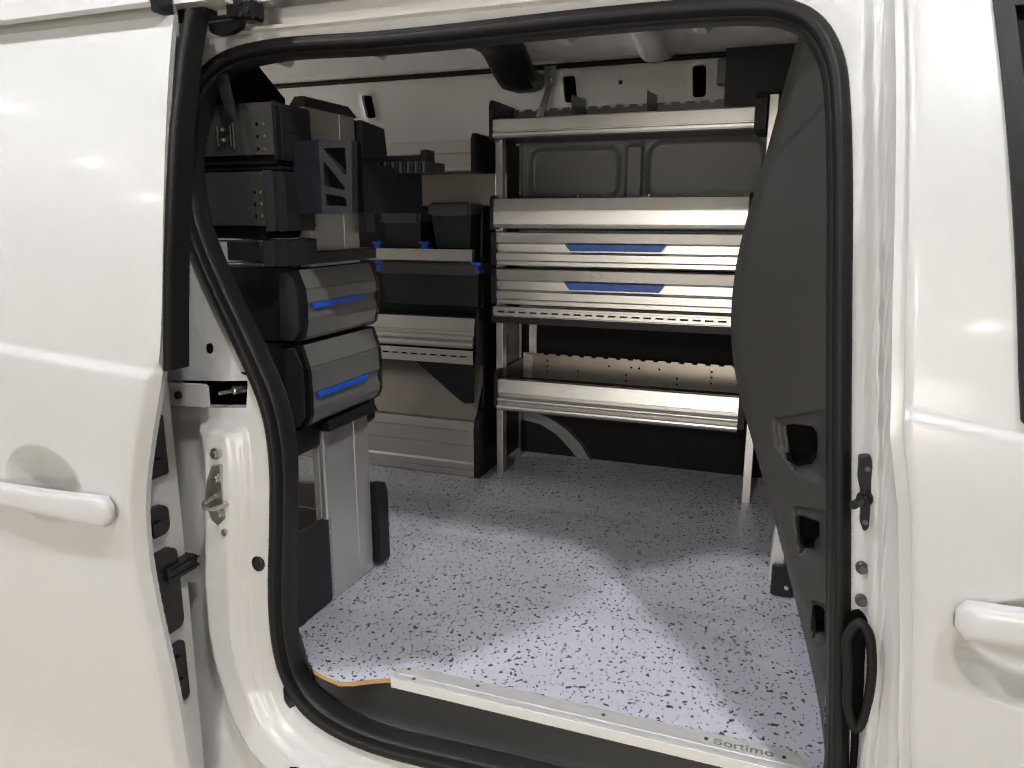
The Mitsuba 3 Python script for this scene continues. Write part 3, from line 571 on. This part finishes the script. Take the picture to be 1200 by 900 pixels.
# --- the bin rack in the far left corner
R2 = 'shelving_rack_001'
thing(R2, 'narrower aluminium shelving rack holding black bins, left of the wide rack', 'shelving rack')
A0, A1, YG = -1.95, -1.122, 2.58
s = R2 + '__shelf'
obj(s, bx(A0, A1, YG + .03, 2.88, 1.166, 1.171, 0), STEEL)
obj(s + '__front_lip', ext(lipB(YG, 1.165, 1.27), 'x', A0, A1), ALU)
obj(s + '__end_plate', side_plate(YG - .004, 2.88, 1.16, 1.295, A1 + .001, A1 + .016), BLACK)
obj(R2 + '__back_panel', bx(A0, -1.03, 2.70, 2.705, 1.045, 1.16, 0), BRONZE)
obj(R2 + '__rear_lining', bx(A0, -1.05, 2.765, 2.768, .625, 1.06, 0), BLACK)
obj(R2 + '__bin_rail', ext([(YG, .842), (YG, .872), (YG + .006, .884), (YG + .03, .884), (YG + .03, .838), (YG + .006, .838)], 'x', A0, A1), ALU)
obj(R2 + '__bin_rail__rear_rail', cat(bx(A0, A1, 2.74, 2.76, .84, .88, 0), bx(A0, A1, YG + .03, 2.75, .852, .856, 0)), BLACK)
obj(R2 + '__side_panel', cat(bx(A1 + .001, A1 + .012, 2.66, 2.88, 0, .9, .002), ext(rounded([(YG + .05, .85), (2.75, .85), (2.75, 1.03), (YG + .06, 1.03)], .01), 'x', A1 + .012, A1 + .02)), BLACK)
for x, z0, z1 in ((-1.525, .884, .91), (-1.322, .884, .912), (-1.112, .80, .838), (-1.52, .795, .838)):
    obj(R2 + '__clip', cat(bx(x - .020, x + .020, YG + .004, YG + .024, z1 - .012, z1, .002), bx(x - .011, x + .011, YG + .006, YG + .02, z0, z1 - .012, .002), bx(x - .02, x + .02, YG + .006, YG + .05, z0, z0 + .006, .002)), BLUE, label='blue bin clip')
s = R2 + '__shelf_001'
obj(s, bx(A0, A1, YG + .04, 2.88, .50, .505, 0), STEEL)
obj(s + '__front_lip', cat(ext(lipC(YG, .508, .628), 'x', A0, A1)), ALU)
sr = sbox(A0, .452, A1, .505)
for x in np.arange(A0 + .03, A1, .042): sr = sr.difference(sbox(x - .014, .478, x + .014, .484))
obj(s + '__slot_rail', ext(sr, 'y', YG - .003, YG + .001), ALU)
obj(s + '__slot_rail__backing', bx(A0, A1, YG + .003, YG + .02, .455, .503, 0), VOID)
obj(s + '__end_plate', side_plate(YG - .004, 2.88, .45, .665, A1 + .0135, A1 + .026), BLACK)
obj(R2 + '__arch_cover', cat(ext([(2.60, .21), (2.72, .46), (2.725, .46), (2.605, .21)], 'x', A0, -1.126)), BRONZE, label='brown grey sloping cover behind the low front')
obj(R2 + '__gusset', ext([(-1.38, .452), (-1.128, .452), (-1.128, .30), (-1.165, .292), (-1.20, .315)], 'y', 2.592, 2.597), BLACK, label='black triangular plate under the lower shelf')
s = R2 + '__floor_front'
obj(s, ext([(YG + .008, .226), (YG + .004, .224), (YG, .19), (YG + .004, .188), (YG + .004, .185), (YG, .183), (YG, .13), (YG + .003, .128), (YG, .126), (YG, .062), (YG - .006, .054), (YG - .006, .04), (YG + .004, .036), (YG + .004, .028), (YG - .004, .026), (YG - .004, .003), (YG + .03, .003), (YG + .03, .226)], 'x', A0, A1), ALU, label='low ribbed aluminium front standing on the floor')
obj(s + '__end_plate', ext(rounded([(YG - .008, .0), (2.86, 0), (2.86, .30), (YG + .04, .262), (YG + .004, .235), (YG - .008, .20)], .004), 'x', A1 + .001, A1 + .022), BLACK)
# bins
def open_bin(x0, x1, y0, y1, z0, z1):
    """A tapered bin with an open top, a lowered front and a rolled rim (thing key's own parts)."""
    t = .004; ta = .018; c = (x0 + x1) / 2
    lo = [(x0 + ta, y0 + .03, z0), (x1 - ta, y0 + .03, z0), (x1 - ta, y1, z0), (x0 + ta, y1, z0)]
    zm = z1 - .045
    hi = [(x0 + .006, y0 + .012, zm), (x1 - .006, y0 + .012, zm), (x1 - .006, y1, zm), (x0 + .006, y1, zm)]
    out = hull(lo + hi); inn = hull([(x + (t if x < c else -t), y + (t if y < (y0 + y1) / 2 else -t), z + .004) for x, y, z in lo] + [(x + (t if x < c else -t), y + (t if y < (y0 + y1) / 2 else -t), z + .05) for x, y, z in hi])
    body = trimesh.boolean.difference([out, inn], engine='manifold')
    rim = ext(sbox(x0, y0, x1, y1).difference(sbox(x0 + .014, y0 + .012, x1 - .014, y1 - .006)), 'z', zm, z1 - .006)
    lip = hull([(x0 + .012, y0 - .010, z1 - .012), (x1 - .012, y0 - .010, z1 - .012), (x0 + .012, y0 + .006, z1), (x1 - .012, y0 + .006, z1), (x0 + .016, y0 - .002, zm - .004), (x1 - .016, y0 - .002, zm - .004), (x0 + .016, y0 + .006, zm), (x1 - .016, y0 + .006, zm)])
    return body, rim, lip
for x0, x1, z0, z1, lab in ((-1.505, -1.335, .888, 1.028, 'small black bin, left of the two on the upper blue-clipped rail'), (-1.302, -1.128, .888, 1.056, 'small black bin, right of the two on the upper blue-clipped rail'), (-1.525, -1.10, .67, .838, 'wide black bin hanging below the rail with blue clips')):
    k = 'storage_bin'
    i = 0
    while k in labels: i += 1; k = f'storage_bin_{i:03d}'
    b_, r_, l_ = open_bin(x0, x1, YG + .008, 2.735, z0, z1)
    thing(k, lab, 'storage bin', 'black bins in the corner rack')
    obj(k + '__body', b_, BIN); obj(k + '__rim', r_, BINL); obj(k + '__front_lip', l_, BINL)

# ---------------------------------------------------------------- the drawer rack on the left, fronts towards the front of the van
R3 = 'drawer_rack'
thing(R3, 'dark drawer rack on the left with blue-handled grey drawers and an aluminium column', 'drawer rack')
XF = -1.07
def column(z0, z1, key):
    pts = [(-1.125, 1.547), (-1.108, 1.545), (-1.106, 1.549), (-1.102, 1.549), (-1.100, 1.545), (-1.093, 1.545), (-1.090, 1.550), (-1.090, 1.684), (-1.0925, 1.6855), (-1.0925, 1.6885), (-1.090, 1.690), (-1.090, 1.758), (-1.093, 1.762), (-1.125, 1.762)]
    return obj(key, ext(pts, 'z', z0, z1), SATALU)
column(0.002, .485, R3 + '__column'); column(.86, 1.252, R3 + '__column')
obj(R3 + '__column_cap', hull([(-1.128, 1.535, .476), (-1.062, 1.535, .476), (-1.128, 1.772, .476), (-1.062, 1.772, .476), (-1.125, 1.545, .500), (-1.072, 1.545, .500), (-1.125, 1.765, .500), (-1.072, 1.765, .500)]), SATIN)
obj(R3 + '__column_cap', cat(hull([(-1.13, 1.54, 1.25), (-1.085, 1.54, 1.25), (-1.13, 1.766, 1.25), (-1.085, 1.766, 1.25), (-1.125, 1.56, 1.276), (-1.10, 1.56, 1.276), (-1.125, 1.748, 1.276), (-1.10, 1.748, 1.276)])), SATIN)
obj(R3 + '__base_beam', cat(ext(rounded([(-1.22, .425), (-1.115, .425), (-1.0985, .44), (-1.0985, .498), (-1.22, .498)], .006), 'y', 1.395, 1.815)), BLACK)
def side_drawer(z0, z1, lab, g):
    h = z1 - z0; d = obj(R3 + '__drawer', ext(rounded([(-1.42, z0), (-1.083, z0), (-1.083, z1), (-1.42, z1)], .004), 'y', 1.466, 1.80), SLATE, label=lab)
    P = [(-1.10, z1 - .002), (-1.082, z1 - .003), (-1.0655, z1 - .27 * h), (-1.067, z1 - .275 * h), (-1.067, z1 - .285 * h), (-1.0645, z1 - .29 * h), (-1.062, z1 - g * h), (-1.066, z1 - (g + .005) * h), (-1.070, z1 - (g + .10) * h), (-1.0635, z1 - (g + .20) * h), (-1.064, z1 - (g + .28) * h), (-1.073, z0 + .012), (-1.084, z0 + .003), (-1.10, z0 + .003)]
    PH = list(Polygon(P).convex_hull.exterior.coords)[:-1]
    obj(d + '__front', ext(P, 'y', 1.476, 1.790), DRAW)
    obj(d + '__handle', hull([(-1.060, 1.490, z1 - (g + .006) * h), (-1.060, 1.728, z1 - (g + .006) * h), (-1.060, 1.50, z1 - (g + .085) * h), (-1.060, 1.715, z1 - (g + .085) * h), (-1.078, 1.49, z1 - (g + .006) * h), (-1.078, 1.728, z1 - (g + .006) * h), (-1.078, 1.5, z1 - (g + .085) * h), (-1.078, 1.715, z1 - (g + .085) * h)]), BLUE, label='blue grip of the drawer')
    ring = Polygon(PH).buffer(.0018)
    for y0, y1 in ((1.463, 1.4755), (1.7905, 1.802)): obj(d + '__end_strip', ext(ring, 'y', y0, y1), SATIN)
    obj(d + '__side_bezel', ext(rounded([(-1.128, z0 + .01), (-1.094, z0 + .004), (-1.074, z0 + .03), (-1.074, z1 - .05), (-1.094, z1 - .006), (-1.118, z1 - .01)], .006), 'y', 1.452, 1.4615), SLATE2)
    return d
side_drawer(.502, .706, 'lower blue-handled drawer of the left rack', .57)
side_drawer(.712, .884, 'upper blue-handled drawer of the left rack', .46)
# black tray unit with a clear box
t = obj(R3 + '__tray_unit', cat(ext(rounded([(-1.127, .892), (-1.072, .892), (-1.072, .952), (-1.127, .952)], .006), 'y', 1.425, 1.54), ext(rounded([(-1.127, .892), (-1.072, .892), (-1.072, .921), (-1.127, .921)], .004), 'y', 1.5405, 1.812), bx(-1.40, -1.14, 1.44, 1.80, .952, .962, 0)), SLATE)
obj(t + '__bezel', ext(rounded([(-1.127, .892), (-1.098, .892), (-1.098, .948), (-1.127, .950)], .003), 'y', 1.412, 1.4245), SLATE2)
cb = trimesh.boolean.difference([bx(-1.296, -1.130, 1.415, 1.62, .893, .949, .004), bx(-1.290, -1.136, 1.421, 1.614, .897, .97, .002)], engine='manifold')
obj(t + '__clear_box', cb, CLEAR, label='clear plastic box in the tray unit')
obj(t + '__clear_box__rim', cat(bx(-1.298, -1.128, 1.412, 1.4145, .9455, .9505, .001), bx(-1.298, -1.128, 1.412, 1.4145, .891, .895, .001), bx(-1.279, -1.275, 1.412, 1.4145, .895, .945, 0), bx(-1.136, -1.132, 1.412, 1.4145, .895, .945, 0)), ZINC)
obj(t + '__clear_box__catch', cat(bx(-1.168, -1.140, 1.416, 1.419, .902, .938, .001), bx(-1.182, -1.165, 1.416, 1.419, .922, .932, .001), bx(-1.182, -1.165, 1.416, 1.419, .906, .913, .001)), SLATE2)
obj(t + '__clear_box__content', bx(-1.288, -1.137, 1.48, 1.61, .899, .947, .003), STEEL)
# two sheet steel drawer housings
def housing(z0, z1, x1, y1, lab, plain):
    p = sbox(-1.42, z0, x1, z1)
    for i in range(3):
        for x in (x1 - .028, x1 - .175) if plain else (x1 - .045,): p = p.difference(Point(x, z1 - .045 - .026 * i).buffer(.0042))
    k = obj(R3 + '__housing', ext(p, 'y', 1.42, 1.4225), STEEL, label=lab)
    obj(k + '__inner', bx(-1.42, x1, 1.426, y1, z0 - .021, z1, 0), VOID)
    if plain: obj(k + '__foot_plate', bx(-1.42, x1, 1.424, 1.4255, z0 - .02, z0 - .002, 0), VOID)
    bw = .028 if plain else .010
    obj(k + '__front_bezel', ext(rounded([(x1 + .0012, z0 - .012), (x1 + bw * .8, z0 - .012), (x1 + bw, z0 + .01), (x1 + bw, z1 - .008), (x1 + bw * .6, z1 + .002), (x1 + .0012, z1 + .002)], .002), 'y', 1.415, 1.430), SLATE2 if plain else BLACK)
    obj(k + '__front_cover', cat(ext(rounded([(x1 + .002, z0 - .012), (XF - .004, z0 - .012), (XF, z0), (XF, z1 - .01), (XF - .006, z1), (x1 + .002, z1)], .003), 'y', 1.4305, 1.538), bx(-1.42, -1.13, 1.5385, y1, z0 - .012, z1, 0), bx(XF - .001, XF + .0012, 1.44, 1.53, z0 + .45 * (z1 - z0), z0 + .455 * (z1 - z0), 0)), SLATE)
    for i in range(3):
        for x in ((x1 - .012,) if plain else (x1 - .028,)): obj(k + '__rivet', cyl((x, 1.42, z1 - .045 - .026 * i), (0, -1, 0), .0042, .003, 12), ZINC, smooth=40)
    return k
housing(.982, 1.100, -1.118, 1.80, 'lower sheet steel drawer housing', True)
k = housing(1.135, 1.244, -1.082, 1.54, 'upper sheet steel drawer housing', False)
for x, a, b in ((-1.232, 1.155, 1.20), (-1.196, 1.155, 1.20), (-1.188, 1.15, 1.205)): obj(k + '__clip_rail', bx(x - .002, x + .002, 1.414, 1.419, a, b, .0005), ZINC)
for x, z in ((-1.214, 1.190), (-1.213, 1.168)): obj(k + '__hasp', cat(hull([(x + a, 1.41, z + b) for a, b in oval(0, 0, .012, .005, 12)] + [(x + a, 1.419, z + b) for a, b in oval(0, 0, .012, .005, 12)]), cyl((x, 1.41, z), (0, -1, 0), .0045, .004, 12)), ZINC, smooth=40)
obj(k + '__rivet', cyl((-1.268, 1.42, 1.178), (0, -1, 0), .004, .003, 12), ZINC, smooth=40)
obj(R3 + '__shelf_bar', cat(bx(-1.42, -1.08, 1.43, 1.80, 1.103, 1.112, .002), bx(-1.42, -1.085, 1.425, 1.44, 1.116, 1.122, .002)), BLACK)
obj(R3 + '__rear_box', cat(hull([(x, y, z) for x in (-1.25, -1.075) for y, z in ((1.77, 1.13), (1.77, 1.245), (1.90, 1.13), (1.885, 1.235))])), BLACK, label='black box end behind the column')
obj(R3 + '__rear_box', cat(bx(-1.25, XF - .002, 1.76, 1.812, .96, 1.10, .003)), SLATE)
# strap bracket above
obj('strap_bracket', hull([(x, y, z) for x, z in [(-1.212, 1.302), (-1.176, 1.302), (-1.188, 1.222), (-1.160, 1.205)] for y in (1.398, 1.401)]), SLATE2)
thing('strap_bracket', 'slanting grey flat bar above the upper steel housing on the left', 'bracket')
obj(V + '__corner_lining', hull([(-1.50, 1.70, 1.38), (-1.36, 1.70, 1.40), (-1.27, 1.70, 1.30), (-1.27, 1.70, 1.2), (-1.5, 1.70, 1.2), (-1.5, 1.72, 1.38), (-1.36, 1.72, 1.4), (-1.27, 1.72, 1.3), (-1.27, 1.72, 1.2), (-1.5, 1.72, 1.2)]), VOID)
# floor box
f = obj(R3 + '__floor_box', cat(ext(rounded([(1.36, .004), (1.545, .004), (1.56, .02), (1.56, .232), (1.36, .238)], .003), 'x', -1.112, -1.090), bx(-1.6, -1.112, 1.40, 1.80, .004, .01, 0), bx(-1.6, -1.1, 1.36, 1.37, .004, .2, 0)), SLATE, label='low open box at the foot of the left rack')
obj(f + '__far_side', cat(bx(-1.6, -1.10, 1.815, 1.822, .004, .215, 0)), BRONZE)
obj(f + '__far_side__lip', cat(bx(-1.6, -1.10, 1.808, 1.83, .208, .222, .003), bx(-1.6, -1.10, 1.810, 1.815, .128, .132, .001)), ALU)
obj(f + '__end_cap', ext(rounded([(1.765, .015), (1.818, .012), (1.818, .22), (1.805, .252), (1.765, .262)], .004), 'x', -1.095, -1.068), BLACK)

# ---------------------------------------------------------------- tool holder on the column
H = 'tool_holder'
hx = lambda m: (m.apply_translation([-.022, 0, 0]), m)[1]
thing(H, 'black plastic tool holder with a slotted comb hanging on the left rack', 'tool holder')
fr = Polygon([(-.972, 1.009), (-.895, 1.009), (-.889, 1.162), (-.972, 1.164)])
for q in ([(-.985, 1.148), (-.955, 1.148), (-.918, 1.148), (-.916, 1.092), (-.924, 1.09)], [(-.984, 1.124), (-.922, 1.064), (-.926, 1.056), (-.984, 1.068)], [(-.982, 1.052), (-.93, 1.045), (-.922, 1.038), (-.918, 1.024), (-.982, 1.026)]):
    fr = fr.difference(Polygon([(-.964 + (x + .985) * .87, z) for x, z in q]).buffer(-.003).buffer(.0025))
obj(H + '__bracket', hx(ext(fr, 'y', 1.455, 1.4775)), SLATE2)
obj(H + '__bracket__wing', hx(hull([(-1.058, 1.475, 1.166), (-.9725, 1.455, 1.166), (-1.052, 1.475, 1.009), (-.9725, 1.455, 1.009), (-1.058, 1.50, 1.166), (-.9725, 1.50, 1.166), (-1.052, 1.50, 1.009), (-.9725, 1.50, 1.009)])), SLATE)
obj(H + '__bracket__back', hx(bx(-.97, -.893, 1.478, 1.50, 1.012, 1.16, 0)), VOID)
obj(H + '__block', hx(hull([(-1.0, 1.5005, 1.011), (-.905, 1.5005, 1.011), (-.905, 1.5005, 1.125), (-1.0, 1.5005, 1.125), (-1.0, 1.66, 1.010), (-.828, 1.66, 1.010), (-.828, 1.66, 1.10), (-1.0, 1.66, 1.10)])), BLACK)
hl = sbox(-.99, 1.60, -.786, 1.70)
for i in range(9):
    cx_ = -.952 + .020 * i; hl = hl.union(Point(cx_, 1.60).buffer(.0088)); hl = hl.difference(Point(cx_, 1.596).buffer(.0052))
obj(H + '__comb', hx(ext(hl, 'z', 1.1005, 1.126)), SLATE2, label='comb of open sockets along the tool holder')
obj(H + '__comb__rear_rail', hx(cat(bx(-1.0, -.820, 1.67, 1.70, 1.1265, 1.146, .002), bx(-.832, -.812, 1.66, 1.702, 1.1265, 1.157, .003))), SATIN)

# floor bracket at the right, half hidden by the trim
thing('floor_bracket', 'pale angled bracket with black foot beside the dark pillar trim', 'bracket')
obj('floor_bracket__plate', hull([(-.005, 2.02, .03), (.03, 2.02, .03), (.03, 2.02, .2), (.005, 2.02, .2), (-.005, 2.2, .03), (.03, 2.2, .03), (.03, 2.2, .2), (.005, 2.2, .2)]), SATALU)
obj('floor_bracket__foot', bx(.002, .06, 1.99, 2.018, .0, .085, .006), BLACK)
obj('floor_bracket__screw', cyl((.042, 1.99, .03), (0, -1, 0), .006, .004), ZINC, smooth=40)

# ---------------------------------------------------------------- hall lamps (high above and behind the camera)
for (p, r, L_, c) in LAMPS:
    d = np.array([-.5, 1.6, .2]) - np.array(p); d /= np.linalg.norm(d)
    k = 'hall_lamp'; i = 0
    while k in labels: i += 1; k = f'hall_lamp_{i:03d}'
    thing(k, ['round hall spotlight high on the right of the open door', 'round hall spotlight high on the left of the open door', 'round hall spotlight far behind the viewer', 'small spotlight, highest of the three far left of the van', 'small spotlight, middle of the three far left of the van', 'small spotlight, lowest of the three far left of the van', 'small warm spotlight far in front of the front door'][i], 'spotlight')
    hs = trimesh.creation.revolve([(0, -.2), (r * .7, -.2), (r + .02, -.05), (r + .02, .02), (r + .008, .02), (r + .008, -.03), (0, -.03)], sections=28)
    tf = trimesh.geometry.align_vectors([0, 0, 1], d); hs.apply_transform(tf); hs.apply_translation(p)
    obj(k + '__lamp_housing', hs, BLACK, smooth=40)
    dm = trimesh.creation.cylinder(r, .01, sections=32); dm.apply_transform(tf); dm.apply_translation(p)
    scene[k + '__lens'] = {**mikit.ply(dm, BLACK), 'emitter': {'type': 'area', 'radiance': rgb(*(L_ * v for v in c))}}

# lit panels: one on the stand across the aisle, one behind the open rear doors
def light_panel(key, label, a0, a1, z0, z1, at, rad, axis):
    thing(key, label, 'light panel')
    P = (lambda a, d, z: (a, at - d, z)) if axis == 'y' else (lambda a, d, z: (at - d, a, z))
    def bar(*q): return hull([P(a, d, z) for a in q[:2] for d in q[2:4] for z in q[4:]])
    obj(key + '__frame', cat(bar(a0 - .05, a1 + .05, .01, .12, z0 - .05, z1 + .05), bar(a0 - .05, a0, -.02, .01, -.6, z1), bar(a1, a1 + .05, -.02, .01, -.6, z1)), BLACK)
    q = [P(a0, 0, z0), P(a1, 0, z0), P(a1, 0, z1), P(a0, 0, z1)]
    scene[key + '__diffuser'] = {**mikit.ply(trimesh.Trimesh(q, [(0, 2, 1), (0, 3, 2)] if axis == 'y' else [(0, 1, 2), (0, 2, 3)], process=False), BLACK), 'emitter': {'type': 'area', 'radiance': rgb(*rad)}}
light_panel('light_panel', 'wide lit panel of the stand across the aisle behind the viewer', *PANEL[0], *PANEL[2], PANEL[1], PANEL[3], 'y')
light_panel('light_panel_001', 'lit panel of the stand behind the open rear of the van', *REAR_PANEL[0], *REAR_PANEL[2], REAR_PANEL[1], REAR_PANEL[3], 'x')
